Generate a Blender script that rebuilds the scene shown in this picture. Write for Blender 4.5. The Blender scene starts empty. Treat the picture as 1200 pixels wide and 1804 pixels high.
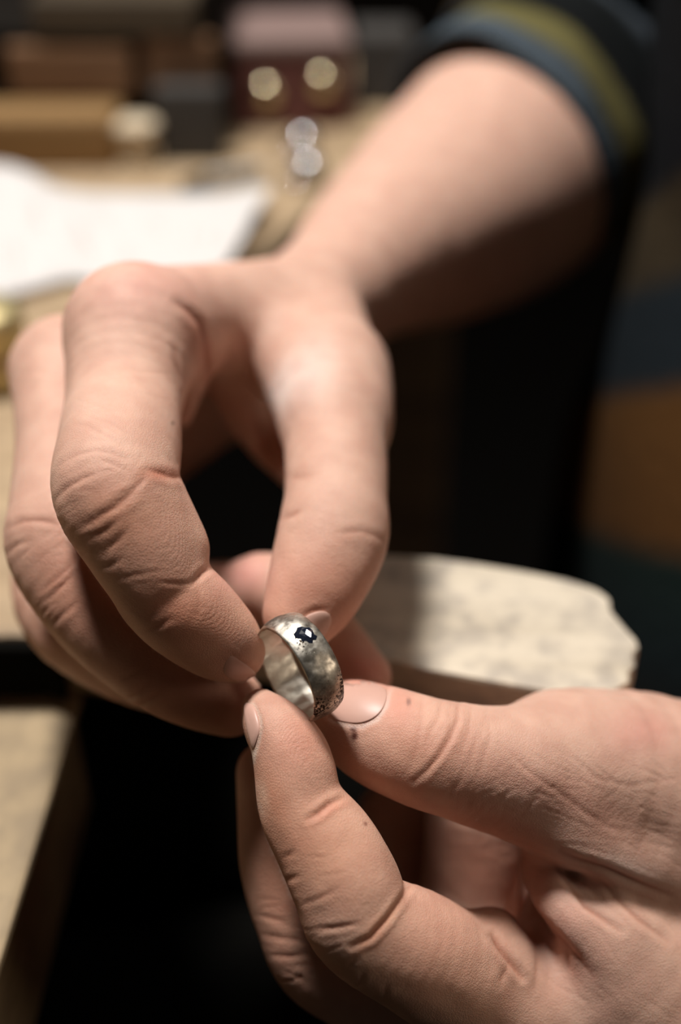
import bpy, bmesh, math, random
import numpy as np
from mathutils import Matrix, Vector

random.seed(7)
RNG = np.random.default_rng(7)
SC = bpy.context.scene
COL = SC.collection

# ------------------------------------------------------------------ camera
FPX = 2075.0                       # focal length in pixels of the 1200 px wide frame
PITCH = math.radians(35.0)
CAM_H = 1100.0                     # mm above the floor
cp, sp = math.cos(PITCH), math.sin(PITCH)
cam_data = bpy.data.cameras.new('camera')
cam_data.sensor_fit = 'HORIZONTAL'
cam_data.sensor_width = 24.0
cam_data.lens = FPX / 1200.0 * 24.0
cam_data.clip_start = 0.01
cam_data.clip_end = 30.0
cam_data.dof.use_dof = True
cam_data.dof.focus_distance = 0.226
cam_data.dof.aperture_fstop = 4.2
cam = bpy.data.objects.new('camera', cam_data)
COL.objects.link(cam)
cam.location = (0, 0, CAM_H / 1000)
cam.rotation_euler = (math.pi / 2 - PITCH, 0, 0)
SC.camera = cam

# ------------------------------------------------------------------ light, world, exposure
world = bpy.data.worlds.new('world')
SC.world = world
world.use_nodes = True
world.node_tree.nodes['Background'].inputs[0].default_value = (1.0, 0.87, 0.74, 1)
world.node_tree.nodes['Background'].inputs[1].default_value = 0.016


def area_light(name, loc, target, size, size_y, energy, color):
    l = bpy.data.lights.new(name, 'AREA')
    l.shape = 'RECTANGLE'
    l.size, l.size_y = size, size_y
    l.energy = energy
    l.color = color
    o = bpy.data.objects.new(name, l)
    COL.objects.link(o)
    o.location = loc
    d = Vector(target) - Vector(loc)
    o.rotation_euler = d.to_track_quat('-Z', 'Y').to_euler()
    return o


area_light('key_lamp', (-0.24, 0.50, 2.08), (-0.0, 0.25, 0.92), 0.20, 0.20, 22.5, (1.0, 0.97, 0.94))  # small overhead lamp out of view, placed from its sharp shadow edge
area_light('top_fill', (0.45, 0.85, 2.35), (0.0, 0.25, 0.92), 0.9, 0.9, 4.5, (1.0, 0.95, 0.88))  # added fill with no visible source, brightens the inside of the ring
area_light('side_fill', (1.8, -0.12, 1.75), (-0.02, 0.17, 0.90), 1.0, 1.0, 10.0, (1.0, 0.83, 0.66))  # added unseen fill from the right, lifts the board side and left hand
SC.view_settings.view_transform = 'Standard'
SC.view_settings.look = 'None'
SC.view_settings.exposure = 0.0
SC.view_settings.gamma = 1.0
SC.view_settings.use_curve_mapping = False
SC.cycles.use_denoising = True
SC.cycles.max_bounces = 6

# ------------------------------------------------------------------ helpers
CAM_TO_WORLD = np.array([[1, 0, 0], [0, sp, cp], [0, cp, -sp]], float)   # world = M @ (right, up, forward)


def to_world(p):
    """camera-aligned millimetres (right, up, forward) -> world metres"""
    p = np.atleast_2d(np.asarray(p, float))
    q = p @ CAM_TO_WORLD.T
    q[:, 2] += CAM_H
    return q / 1000.0


def from_world(w):
    q = np.atleast_2d(np.asarray(w, float)).copy()
    q[:, 2] -= CAM_H
    return q @ CAM_TO_WORLD


def ray(u, v):
    return np.array([(u - 600) / FPX, (902 - v) / FPX, 1.0])


def at(u, v, z):
    """point seen at pixel (u, v) at depth z mm, camera-aligned mm"""
    return ray(u, v) * z


def on_plane(u, v, height):
    """world point (metres) where the sight line meets the horizontal plane at height mm"""
    d = CAM_TO_WORLD @ ray(u, v)
    t = (height - CAM_H) / d[2]
    return Vector((d[0] * t / 1000, d[1] * t / 1000, height / 1000))



def tag(o, label=None, cat=None, group=None, kind=None):
    if label: o['label'] = label
    if cat: o['category'] = cat
    if group: o['group'] = group
    if kind: o['kind'] = kind
    return o


def empty(name, loc, rz=0.0):
    o = bpy.data.objects.new(name, None)
    o.empty_display_size = 0.02
    COL.objects.link(o)
    o.location = loc
    o.rotation_euler = (0, 0, rz)
    return o


def link_mesh(name, me, mat=None, parent=None, keep_world=False):
    o = bpy.data.objects.new(name, me)
    COL.objects.link(o)
    if mat is not None:
        me.materials.append(mat)
    if parent is not None:
        o.parent = parent
        if keep_world:
            bpy.context.view_layer.update()
            o.matrix_parent_inverse = parent.matrix_basis.inverted()
    return o


def bm_obj(name, bm, mat=None, parent=None, smooth=False, keep_world=False):
    bmesh.ops.recalc_face_normals(bm, faces=bm.faces[:])
    me = bpy.data.meshes.new(name)
    bm.to_mesh(me)
    bm.free()
    if smooth:
        for p in me.polygons:
            p.use_smooth = True
    return link_mesh(name, me, mat, parent, keep_world)


# ------------------------------------------------------------------ materials
def new_mat(name):
    m = bpy.data.materials.new(name)
    m.use_nodes = True
    nt = m.node_tree
    return m, nt, nt.nodes, nt.links, nt.nodes['Principled BSDF']


def srgb(r, g, b):
    f = lambda c: (c / 255 / 12.92) if c / 255 <= 0.04045 else ((c / 255 + 0.055) / 1.055) ** 2.4
    return (f(r), f(g), f(b), 1.0)


def plain(name, col, rough=0.6, metallic=0.0, noise=0.0, scale=60.0, bump=0.0, spec=0.4):
    m, nt, N, L, b = new_mat(name)
    b.inputs['Roughness'].default_value = rough
    b.inputs['Metallic'].default_value = metallic
    b.inputs['Specular IOR Level'].default_value = spec
    tc = N.new('ShaderNodeTexCoord')
    n = N.new('ShaderNodeTexNoise')
    n.inputs['Scale'].default_value = scale
    n.inputs['Detail'].default_value = 5
    L.new(tc.outputs['Object'], n.inputs['Vector'])
    r = N.new('ShaderNodeMix')
    r.data_type = 'RGBA'
    r.inputs['A'].default_value = tuple(c * (1 - noise) for c in col[:3]) + (1,)
    r.inputs['B'].default_value = tuple(min(1, c * (1 + noise)) for c in col[:3]) + (1,)
    L.new(n.outputs['Fac'], r.inputs['Factor'])
    L.new(r.outputs['Result'], b.inputs['Base Color'])
    if bump:
        bp = N.new('ShaderNodeBump')
        bp.inputs['Strength'].default_value = bump
        bp.inputs['Distance'].default_value = 0.001
        L.new(n.outputs['Fac'], bp.inputs['Height'])
        L.new(bp.outputs['Normal'], b.inputs['Normal'])
    return m


def wood(name, dark, light, scale=(6, 90, 90), rough=0.65, bump=0.25, blotch=0.0):
    m, nt, N, L, b = new_mat(name)
    b.inputs['Roughness'].default_value = rough
    tc = N.new('ShaderNodeTexCoord')
    mp = N.new('ShaderNodeMapping')
    mp.inputs['Scale'].default_value = scale
    L.new(tc.outputs['Object'], mp.inputs['Vector'])
    n = N.new('ShaderNodeTexNoise')
    n.inputs['Scale'].default_value = 1.0
    n.inputs['Detail'].default_value = 6
    n.inputs['Roughness'].default_value = 0.65
    L.new(mp.outputs['Vector'], n.inputs['Vector'])
    r = N.new('ShaderNodeValToRGB')
    r.color_ramp.elements[0].position = 0.3
    r.color_ramp.elements[0].color = dark
    r.color_ramp.elements[1].position = 0.7
    r.color_ramp.elements[1].color = light
    L.new(n.outputs['Fac'], r.inputs['Fac'])
    out = r.outputs['Color']
    if blotch:
        n2 = N.new('ShaderNodeTexNoise')
        n2.inputs['Scale'].default_value = 130
        n2.inputs['Detail'].default_value = 4
        L.new(tc.outputs['Object'], n2.inputs['Vector'])
        r2 = N.new('ShaderNodeValToRGB')
        r2.color_ramp.elements[0].position = 0.36
        r2.color_ramp.elements[0].color = (1 - blotch, 1 - blotch, 1 - blotch * 0.9, 1)
        r2.color_ramp.elements[1].position = 0.56
        r2.color_ramp.elements[1].color = (1, 1, 1, 1)
        L.new(n2.outputs['Fac'], r2.inputs['Fac'])
        mx = N.new('ShaderNodeMix')
        mx.data_type = 'RGBA'
        mx.blend_type = 'MULTIPLY'
        mx.inputs['Factor'].default_value = 1
        L.new(out, mx.inputs['A'])
        L.new(r2.outputs['Color'], mx.inputs['B'])
        out = mx.outputs['Result']
    L.new(out, b.inputs['Base Color'])
    bp = N.new('ShaderNodeBump')
    bp.inputs['Strength'].default_value = bump
    bp.inputs['Distance'].default_value = 0.0008
    L.new(n.outputs['Fac'], bp.inputs['Height'])
    L.new(bp.outputs['Normal'], b.inputs['Normal'])
    return m


def skin_material():
    m, nt, N, L, b = new_mat('skin')
    tc = N.new('ShaderNodeTexCoord')
    at_ = N.new('ShaderNodeAttribute')
    at_.attribute_name = 'tint'
    n1 = N.new('ShaderNodeTexNoise')
    n1.inputs['Scale'].default_value = 130
    n1.inputs['Detail'].default_value = 5
    L.new(tc.outputs['Object'], n1.inputs['Vector'])
    r1 = N.new('ShaderNodeValToRGB')
    r1.color_ramp.elements[0].position = 0.35
    r1.color_ramp.elements[0].color = (0.93, 0.88, 0.87, 1)
    r1.color_ramp.elements[1].position = 0.65
    r1.color_ramp.elements[1].color = (1.04, 1.05, 1.05, 1)
    L.new(n1.outputs['Fac'], r1.inputs['Fac'])
    mx = N.new('ShaderNodeMix')
    mx.data_type = 'RGBA'
    mx.blend_type = 'MULTIPLY'
    mx.inputs['Factor'].default_value = 1
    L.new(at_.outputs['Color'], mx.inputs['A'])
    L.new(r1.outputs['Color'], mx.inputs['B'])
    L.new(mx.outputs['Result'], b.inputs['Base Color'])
    # fine relief: lozenge skin cells, pores and stretched micro wrinkles
    v = N.new('ShaderNodeTexVoronoi')
    v.feature = 'DISTANCE_TO_EDGE'
    v.inputs['Scale'].default_value = 1900
    nz = N.new('ShaderNodeTexNoise')
    nz.inputs['Scale'].default_value = 420
    nz.inputs['Detail'].default_value = 4
    L.new(tc.outputs['Object'], nz.inputs['Vector'])
    ad = N.new('ShaderNodeVectorMath')
    ad.operation = 'MULTIPLY_ADD'
    ad.inputs[1].default_value = (0.0007, 0.0007, 0.0007)
    L.new(nz.outputs['Color'], ad.inputs[0])
    L.new(tc.outputs['Object'], ad.inputs[2])
    L.new(ad.outputs['Vector'], v.inputs['Vector'])
    pw = N.new('ShaderNodeMath')
    pw.operation = 'MINIMUM'
    pw.inputs[1].default_value = 0.22
    L.new(v.outputs['Distance'], pw.inputs[0])
    n3 = N.new('ShaderNodeTexNoise')
    n3.inputs['Scale'].default_value = 700
    n3.inputs['Detail'].default_value = 6
    n3.inputs['Roughness'].default_value = 0.7
    L.new(tc.outputs['Object'], n3.inputs['Vector'])
    sm = N.new('ShaderNodeMath')
    sm.operation = 'MULTIPLY_ADD'
    sm.inputs[1].default_value = 1.4
    L.new(pw.outputs[0], sm.inputs[0])
    L.new(n3.outputs['Fac'], sm.inputs[2])
    # friction ridges on the finger pads
    wv = N.new('ShaderNodeTexWave')
    wv.wave_type = 'BANDS'
    wv.bands_direction = 'X'
    wv.inputs['Scale'].default_value = 1.0
    wv.inputs['Distortion'].default_value = 5.0
    wv.inputs['Detail'].default_value = 1.0
    wv.inputs['Detail Scale'].default_value = 0.12
    mp = N.new('ShaderNodeMapping')
    mp.inputs['Rotation'].default_value = (0.0, math.radians(60), math.radians(35))
    mp.inputs['Scale'].default_value = (1000, 1000, 1000)
    L.new(tc.outputs['Object'], mp.inputs['Vector'])
    L.new(mp.outputs['Vector'], wv.inputs['Vector'])
    pa = N.new('ShaderNodeAttribute')
    pa.attribute_name = 'pad'
    rd = N.new('ShaderNodeMath')
    rd.operation = 'MULTIPLY'
    L.new(wv.outputs['Fac'], rd.inputs[0])
    L.new(pa.outputs['Fac'], rd.inputs[1])
    s2 = N.new('ShaderNodeMath')
    s2.operation = 'MULTIPLY_ADD'
    s2.inputs[1].default_value = 0.24
    L.new(rd.outputs[0], s2.inputs[0])
    L.new(sm.outputs[0], s2.inputs[2])
    sm = s2
    bp = N.new('ShaderNodeBump')
    bp.inputs['Strength'].default_value = 0.6
    bp.inputs['Distance'].default_value = 0.0002
    L.new(sm.outputs[0], bp.inputs['Height'])
    L.new(bp.outputs['Normal'], b.inputs['Normal'])
    b.inputs['Roughness'].default_value = 0.55
    b.inputs['Specular IOR Level'].default_value = 0.28
    b.inputs['Subsurface Weight'].default_value = 0.22
    b.inputs['Subsurface Radius'].default_value = (1.0, 0.35, 0.2)
    b.inputs['Subsurface Scale'].default_value = 0.003
    return m


M_SKIN = skin_material()
M_NAIL = plain('nail', srgb(200, 158, 142), 0.42, noise=0.04, scale=200)
M_BENCH = wood('bench_wood', srgb(146, 122, 92), srgb(186, 160, 126), (9, 70, 70), blotch=0.18)
M_BOARD = wood('board_wood', srgb(140, 120, 90), srgb(176, 152, 116), (60, 9, 60), blotch=0.2)
M_PIN = wood('pin_wood', srgb(186, 172, 150), srgb(214, 200, 178), (10, 80, 80), bump=0.5, blotch=0.3)
M_PAPER = plain('paper', srgb(206, 201, 197), 0.8, noise=0.02)
M_DARKWOOD = wood('dark_wood', srgb(52, 38, 26), srgb(92, 70, 48), (8, 60, 60))
M_BLACK = plain('black', srgb(11, 10, 8), 0.95, noise=0.2, spec=0.05)
M_FLOOR = plain('floor_dark', srgb(14, 12, 10), 0.95, noise=0.3, scale=12, spec=0.05)
M_WALL = plain('wall_dark', srgb(24, 20, 16), 0.95, noise=0.2, scale=6, spec=0.05)

# ------------------------------------------------------------------ setting shell
def box_bm(x0, x1, y0, y1, z0, z1, bevel=0.0, seg=2):
    bm = bmesh.new()
    bmesh.ops.create_cube(bm, size=1.0)
    for v in bm.verts:
        v.co = Vector((x0 + (v.co.x + .5) * (x1 - x0), y0 + (v.co.y + .5) * (y1 - y0), z0 + (v.co.z + .5) * (z1 - z0)))
    if bevel:
        bmesh.ops.bevel(bm, geom=bm.edges[:], offset=bevel, segments=seg, affect='EDGES', profile=0.6)
    return bm


def prism_bm(pts, z0, z1, bevel=0.0, seg=2):
    bm = bmesh.new()
    vs = [bm.verts.new((p[0], p[1], z1)) for p in pts]
    f = bm.faces.new(vs)
    r = bmesh.ops.extrude_face_region(bm, geom=[f])
    for v in r['geom']:
        if isinstance(v, bmesh.types.BMVert):
            v.co.z = z0
    if bevel:
        bmesh.ops.bevel(bm, geom=bm.edges[:], offset=bevel, segments=seg, affect='EDGES', profile=0.6)
    return bm


tag(bm_obj('floor', box_bm(-2.2, 2.2, -1.5, 2.6, -0.05, 0.0), M_FLOOR), kind='structure')
tag(bm_obj('wall_back', box_bm(-2.2, 2.2, 2.6, 2.7, 0.0, 2.6), M_WALL), kind='structure')
tag(bm_obj('wall_right', box_bm(2.2, 2.3, -1.5, 2.7, 0.0, 2.6), M_WALL), kind='structure')

# ------------------------------------------------------------------ the person: one distance field for the whole skin
class Chain:
    """a swept tube: stations (u, v, depth, radius in px) or mm stations, splined into short round cones"""
    def __init__(self, st, k=4.0, mm=False, n=5):
        P = []
        for s in st:
            if mm or len(s) == 5:
                P.append([s[0], s[1], s[2], s[3]])
            else:
                c = at(s[0], s[1], s[2])
                P.append([c[0], c[1], c[2], s[3] * s[2] / FPX])
        P = np.array(P, float)
        out = []
        m = len(P)
        for i in range(m - 1):
            p0, p1, p2, p3 = P[max(i - 1, 0)], P[i], P[i + 1], P[min(i + 2, m - 1)]
            for j in range(n):
                t = j / n
                out.append(0.5 * ((2 * p1) + (-p0 + p2) * t + (2 * p0 - 5 * p1 + 4 * p2 - p3) * t * t + (-p0 + 3 * p1 - 3 * p2 + p3) * t ** 3))
        out.append(P[-1])
        out = np.array(out)
        self.a = out[:-1, :3]
        self.ba = out[1:, :3] - out[:-1, :3]
        self.ra = out[:-1, 3]
        self.dr = out[1:, 3] - out[:-1, 3]
        self.k = k


def smin(a, b, k):
    h = np.maximum(k - np.abs(a - b), 0.0) / k
    return np.minimum(a, b) - h * h * k * 0.25


class Field:
    """groups: name -> (list of chains, index of the group it blends into, blend radius)"""
    def __init__(self, groups):
        self.groups = groups
        A, BA, RA, DR, CH = [], [], [], [], []
        self.chains = []
        for gi, (name, chains, into, kk) in enumerate(groups):
            for c in chains:
                ci = len(self.chains)
                self.chains.append((gi, c.k))
                A.append(c.a); BA.append(c.ba); RA.append(c.ra); DR.append(c.dr)
                CH.append(np.full(len(c.a), ci))
        self.A = np.concatenate(A); self.BA = np.concatenate(BA)
        self.RA = np.concatenate(RA); self.DR = np.concatenate(DR); self.CH = np.concatenate(CH)
        self.B2 = np.maximum((self.BA ** 2).sum(1), 1e-9)

    def cones(self, P, idx=None):
        A, BA, RA, DR, B2 = (self.A, self.BA, self.RA, self.DR, self.B2) if idx is None else (self.A[idx], self.BA[idx], self.RA[idx], self.DR[idx], self.B2[idx])
        # |p-a|^2 - expansions keep this to matrix products
        pa = P @ BA.T - (A * BA).sum(1)
        t = np.clip(pa / B2, 0, 1)
        d2 = (P ** 2).sum(1)[:, None] - 2 * (P @ A.T) + (A ** 2).sum(1)
        q2 = d2 - 2 * t * pa + t * t * B2
        return np.sqrt(np.maximum(q2, 0)) - (RA + t * DR)

    def combine(self, D, ch):
        """D: points x cones, ch: chain of each cone (sorted)"""
        cut = np.flatnonzero(np.r_[True, ch[1:] != ch[:-1]])
        E = np.minimum.reduceat(D, cut, axis=1)
        ids = ch[cut]
        g = {}
        for j, ci in enumerate(ids):
            gi, k = self.chains[ci]
            g[gi] = smin(g[gi], E[:, j], k) if gi in g else E[:, j]
        tot = None
        for gi, d in g.items():
            into, kk = self.groups[gi][2], self.groups[gi][3]
            for it in (into if isinstance(into, tuple) else (into,)):
                if it is not None and it in g:
                    d = smin(d, g[it], kk)
            tot = d if tot is None else np.minimum(tot, d)
        return tot

    def __call__(self, P, idx=None):
        P = np.asarray(P, float)
        if len(P) > 4000:
            return np.concatenate([self(P[i:i + 4000], idx) for i in range(0, len(P), 4000)])
        D = self.cones(P, idx)
        return self.combine(D, self.CH if idx is None else self.CH[idx])


def wmm(x, y, z, r):
    return tuple(from_world((x, y, z))[0]) + (r,)


C = Chain
right_core = [
    C([(245, 588, 272, 116), (330, 568, 290, 100), (430, 552, 310, 90), (530, 540, 332, 92), (566, 532, 345, 94)], 6),
    C([(125, 652, 294, 88), (300, 618, 320, 92), (540, 575, 350, 90)], 8),
    C([(150, 750, 326, 82), (330, 670, 343, 85), (560, 590, 362, 80)], 8),
    C([(215, 835, 345, 74), (380, 710, 358, 76), (580, 600, 366, 76)], 8),
    C([(592, 735, 279, 90), (586, 660, 294, 90), (556, 570, 322, 88)], 8),          # thumb metacarpal
    C([(430, 585, 306, 76), (505, 625, 300, 78), (560, 690, 290, 70)], 10),         # dorsal web muscle
    C([(405, 620, 312, 46), (442, 710, 315, 54), (486, 785, 316, 42), (545, 850, 300, 32)], 8),          # free edge of the thumb web
    C([(566, 532, 345, 94), (655, 458, 380, 138), (765, 390, 430, 183), (880, 310, 490, 214), (945, 262, 532, 205)], 10),
    C([(74, 165, 500, 40), (96, 190, 530, 44), (145, 285, 465, 48), wmm(215, 535, 1190, 52)], 12, mm=True),
]
right_index = [
    C([(235, 590, 270, 120), (219, 705, 257, 103), (211, 785, 243, 108), (204, 862, 231, 111), (243, 945, 229, 101), (273, 1006, 229, 90),
       (290, 1044, 230, 84), (327, 1077, 231, 86), (383, 1124, 234, 73), (411, 1147, 236, 57)], 3, n=6),
    C([(316, 585, 284, 50), (340, 655, 283, 27), (322, 735, 284, 16)], 4),          # fold beside the web
    C([(300, 880, 234, 22), (330, 960, 232, 32)], 5),                              # middle pad
]
right_middle = [C([(112, 655, 292, 92), (116, 780, 272, 87), (110, 900, 257, 93), (112, 965, 252, 98), (169, 1070, 247, 88), (249, 1148, 246, 82),
                   (300, 1183, 246, 80), (356, 1213, 247, 73), (405, 1238, 249, 60)], 3)]
right_ring = [C([(150, 750, 326, 80), (120, 900, 303, 80), (106, 1060, 281, 80), (200, 1150, 272, 74), (330, 1200, 270, 66), (400, 1210, 270, 50)], 3)]
right_little = [C([(215, 835, 345, 72), (295, 1005, 314, 54), (390, 1050, 287, 55), (478, 1038, 281, 64), (560, 1105, 275, 59), (640, 1192, 266, 50)], 3)]
right_thumb = [
    C([(590, 660, 294, 90), (590, 728, 279, 94), (592, 800, 268, 90), (592, 880, 258, 91), (586, 948, 252, 98), (557, 1028, 246, 86), (530, 1082, 243, 68)], 3, n=6),
]
left_core = [
    C([(1000, 1362, 250, 136), (1130, 1388, 258, 168), (1330, 1480, 268, 190)], 8),
    C([(900, 1775, 247, 108), (1050, 1745, 255, 140), (1200, 1650, 262, 165), (1330, 1500, 268, 180)], 10),
    C([(1000, 1690, 262, 80), (1080, 1600, 262, 80), (1150, 1560, 262, 90)], 10),
    C([(950, 1850, 275, 90), (1150, 1760, 285, 130), (1330, 1540, 285, 160)], 12),
    C([(948, 1534, 246, 30), (983, 1588, 239, 38), (1030, 1642, 238, 38), (1078, 1704, 244, 44)], 5),
    C([(1030, 1552, 247, 22), (1062, 1590, 241, 28), (1104, 1636, 240, 30), (1162, 1692, 246, 38)], 5),
    C([(850, 1390, 240, 54), (930, 1436, 238, 44), (1010, 1474, 237, 42), (1090, 1508, 240, 44), (1190, 1538, 247, 50)], 6),
    C([(1010, 1600, 256, 72), (1080, 1690, 248, 108), (1160, 1780, 251, 120)], 10),
    C([(1000, 1430, 306, 84), (970, 1560, 306, 84), (890, 1700, 298, 90)], 10),
    C([(870, 1650, 241, 50), (905, 1705, 241, 46), (930, 1770, 252, 40)], 2),
    C([(957, 1670, 247, 32), (972, 1730, 246, 34), (985, 1790, 250, 34)], 3),
    C([(93, -74, 266, 25), (190, -60, 282, 34), (280, -40, 300, 42), (278, 0, 292, 44), wmm(215, 168, 1190, 50)], 12, mm=True),
]
left_index = [
    C([(460, 1247, 234, 34), (479, 1276, 231, 51), (503, 1310, 229, 62), (519, 1354, 228, 71), (533, 1422, 227, 76), (577, 1493, 226, 90), (610, 1557, 225, 95),
       (643, 1628, 226, 97), (740, 1680, 232, 106), (830, 1735, 241, 110), (920, 1780, 248, 112)], 3, n=6),
]
left_middle = [C([(468, 1360, 253, 52), (490, 1430, 251, 72), (500, 1520, 250, 77), (527, 1610, 248, 79), (562, 1690, 248, 80), (650, 1745, 251, 80), (800, 1820, 264, 85), (960, 1850, 275, 90)], 3)]
left_ring = [C([(825, 1400, 285, 74), (832, 1500, 288, 84), (820, 1600, 290, 86), (780, 1720, 290, 86), (960, 1860, 285, 90)], 3)]
left_little = [C([(700, 1440, 312, 70), (700, 1560, 314, 80), (760, 1720, 312, 80), (980, 1850, 300, 85)], 3)]
left_thumb = [
    C([(598, 1262, 244, 62), (632, 1278, 241, 78), (683, 1302, 238, 91), (765, 1330, 236, 98), (855, 1347, 238, 103), (930, 1356, 242, 115), (1000, 1362, 250, 136)], 3, n=6),
]
trunk = [
    C([wmm(215, 535, 1190, 52), wmm(207, 440, 1205, 66), wmm(207, 260, 1205, 66), wmm(215, 168, 1190, 52)], 14, mm=True, n=3),
    C([wmm(197, 430, 1140, 74), wmm(217, 430, 950, 76), wmm(231, 435, 690, 84)], 14, mm=True, n=3),
    C([wmm(197, 275, 1140, 74), wmm(217, 275, 950, 76), wmm(231, 275, 690, 84)], 14, mm=True, n=3),
    C([wmm(205, 352, 1200, 58), wmm(190, 352, 1290, 54)], 14, mm=True, n=3),
]
FIELD = Field([
    ('right_core', right_core, None, 0), ('left_core', left_core, None, 0), ('trunk', trunk, (0, 1), 14.0),
    ('right_index', right_index, 0, 5.0), ('right_middle', right_middle, 0, 5.0), ('right_ring', right_ring, 0, 4.0), ('right_little', right_little, 0, 3.0),
    ('right_thumb', right_thumb, 0, 6.0),
    ('left_index', left_index, 1, 4.0), ('left_middle', left_middle, 1, 3.0), ('left_ring', left_ring, 1, 3.0), ('left_little', left_little, 1, 3.0),
    ('left_thumb', left_thumb, 1, 6.0),
])


def axis_coords(lo, f0, f1, hi, h, grow=1.18, hmax=13.0):
    mid = np.arange(f0, f1 + h, h)
    a, s, left = f0, h, []
    while a > lo:
        s = min(s * grow, hmax); a -= s; left.append(a)
    a, s, right = mid[-1], h, []
    while a < hi:
        s = min(s * grow, hmax); a += s; right.append(a)
    x = np.r_[left[::-1], mid, right]
    pad = (-(len(x) - 1)) % 8
    return np.r_[x, x[-1] + np.arange(1, pad + 1) * hmax]


def surface_nets(field, X, Y, Z):
    nx, ny, nz = len(X), len(Y), len(Z)
    F = np.empty((nx, ny, nz), np.float32)
    bx, by, bz = (nx - 1) // 8, (ny - 1) // 8, (nz - 1) // 8
    cx, cy, cz = [(c[0:-1:8] + c[8::8]) / 2 for c in (X, Y, Z)]
    hx, hy, hz = [(c[8::8] - c[0:-1:8]) / 2 for c in (X, Y, Z)]
    G = np.stack(np.meshgrid(cx, cy, cz, indexing='ij'), -1).reshape(-1, 3)
    H = np.sqrt((np.stack(np.meshgrid(hx, hy, hz, indexing='ij'), -1).reshape(-1, 3) ** 2).sum(1))
    B = np.stack(np.meshgrid(np.arange(bx), np.arange(by), np.arange(bz), indexing='ij'), -1).reshape(-1, 3)
    for s in range(0, len(G), 3000):
        g = G[s:s + 3000]
        D = field.cones(g)
        d = field.combine(D, field.CH)
        act = np.abs(d) < H[s:s + 3000] * 1.15 + 2.0
        dm = D.min(1)
        for q in range(len(g)):
            i, j, k = B[s + q] * 8
            if not act[q]:
                F[i:i + 9, j:j + 9, k:k + 9] = d[q]
                continue
        for q in np.flatnonzero(act):
            i, j, k = B[s + q] * 8
            r = H[s + q]
            idx = np.flatnonzero(D[q] < dm[q] + 2 * r + 12.0)
            pts = np.stack(np.meshgrid(X[i:i + 9], Y[j:j + 9], Z[k:k + 9], indexing='ij'), -1).reshape(-1, 3)
            F[i:i + 9, j:j + 9, k:k + 9] = field(pts, idx).reshape(9, 9, 9)
    S = F < 0
    cnt = np.zeros((nx - 1, ny - 1, nz - 1), np.uint8)
    for a in (0, 1):
        for b in (0, 1):
            for c in (0, 1):
                cnt += S[a:nx - 1 + a, b:ny - 1 + b, c:nz - 1 + c]
    ci, cj, ck = np.nonzero((cnt > 0) & (cnt < 8))
    vid = np.full(cnt.shape, -1, np.int32)
    vid[ci, cj, ck] = np.arange(len(ci))
    acc = np.zeros((len(ci), 3)); w = np.zeros(len(ci))
    C = [X, Y, Z]
    I = np.stack([ci, cj, ck], 1)
    for ax in range(3):
        o1, o2 = [a for a in range(3) if a != ax]
        for p in (0, 1):
            for q in (0, 1):
                i0 = I.copy(); i0[:, o1] += p; i0[:, o2] += q
                i1 = i0.copy(); i1[:, ax] += 1
                f0 = F[i0[:, 0], i0[:, 1], i0[:, 2]].astype(float); f1 = F[i1[:, 0], i1[:, 1], i1[:, 2]].astype(float)
                m = (f0 < 0) != (f1 < 0)
                t = np.where(m, f0 / np.where(m, f0 - f1, 1), 0)
                p0 = np.stack([C[a][i0[:, a]] for a in range(3)], 1)
                p1 = np.stack([C[a][i1[:, a]] for a in range(3)], 1)
                acc += np.where(m[:, None], p0 + (p1 - p0) * t[:, None], 0)
                w += m
    V = acc / w[:, None]
    quads = []
    for ax in range(3):
        o1, o2 = [(1, 2), (2, 0), (0, 1)][ax]
        sl0 = [slice(None)] * 3; sl1 = [slice(None)] * 3
        sl0[ax] = slice(0, -1); sl1[ax] = slice(1, None)
        a, b = S[tuple(sl0)], S[tuple(sl1)]
        E = np.stack(np.nonzero(a != b), 1)
        ok = (E[:, o1] > 0) & (E[:, o2] > 0) & (E[:, o1] < [nx, ny, nz][o1] - 1) & (E[:, o2] < [nx, ny, nz][o2] - 1)
        E = E[ok]
        flip = ~a[E[:, 0], E[:, 1], E[:, 2]]
        def cell(d1, d2):
            c = E.copy(); c[:, o1] += d1; c[:, o2] += d2
            return vid[c[:, 0], c[:, 1], c[:, 2]]
        q = np.stack([cell(-1, -1), cell(0, -1), cell(0, 0), cell(-1, 0)], 1)
        q[flip] = q[flip][:, ::-1]
        quads.append(q)
    return V, np.concatenate(quads)


def mesh_from(name, V, Q, T=None):
    T = np.zeros((0, 3), int) if T is None else T
    me = bpy.data.meshes.new(name)
    me.vertices.add(len(V))
    me.vertices.foreach_set('co', np.asarray(V, np.float32).ravel())
    me.loops.add(Q.size + T.size)
    me.loops.foreach_set('vertex_index', np.r_[Q.ravel(), T.ravel()].astype(np.int32))
    me.polygons.add(len(Q) + len(T))
    me.polygons.foreach_set('loop_start', np.r_[np.arange(len(Q)) * Q.shape[1], Q.size + np.arange(len(T)) * 3].astype(np.int32))
    me.update(calc_edges=True)
    me.validate()
    me.polygons.foreach_set('use_smooth', np.ones(len(me.polygons), bool))
    return me


import time
T0 = time.time()
GX = axis_coords(-90, -76, 92, 430, 0.85)
GY = axis_coords(-160, -122, 84, 520, 0.85)
GZ = axis_coords(-20, 202, 345, 760, 0.85)
print('grid', len(GX), len(GY), len(GZ), flush=True)
V, Q = surface_nets(FIELD, GX, GY, GZ)
print('nets', len(V), len(Q), time.time() - T0, flush=True)
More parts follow.
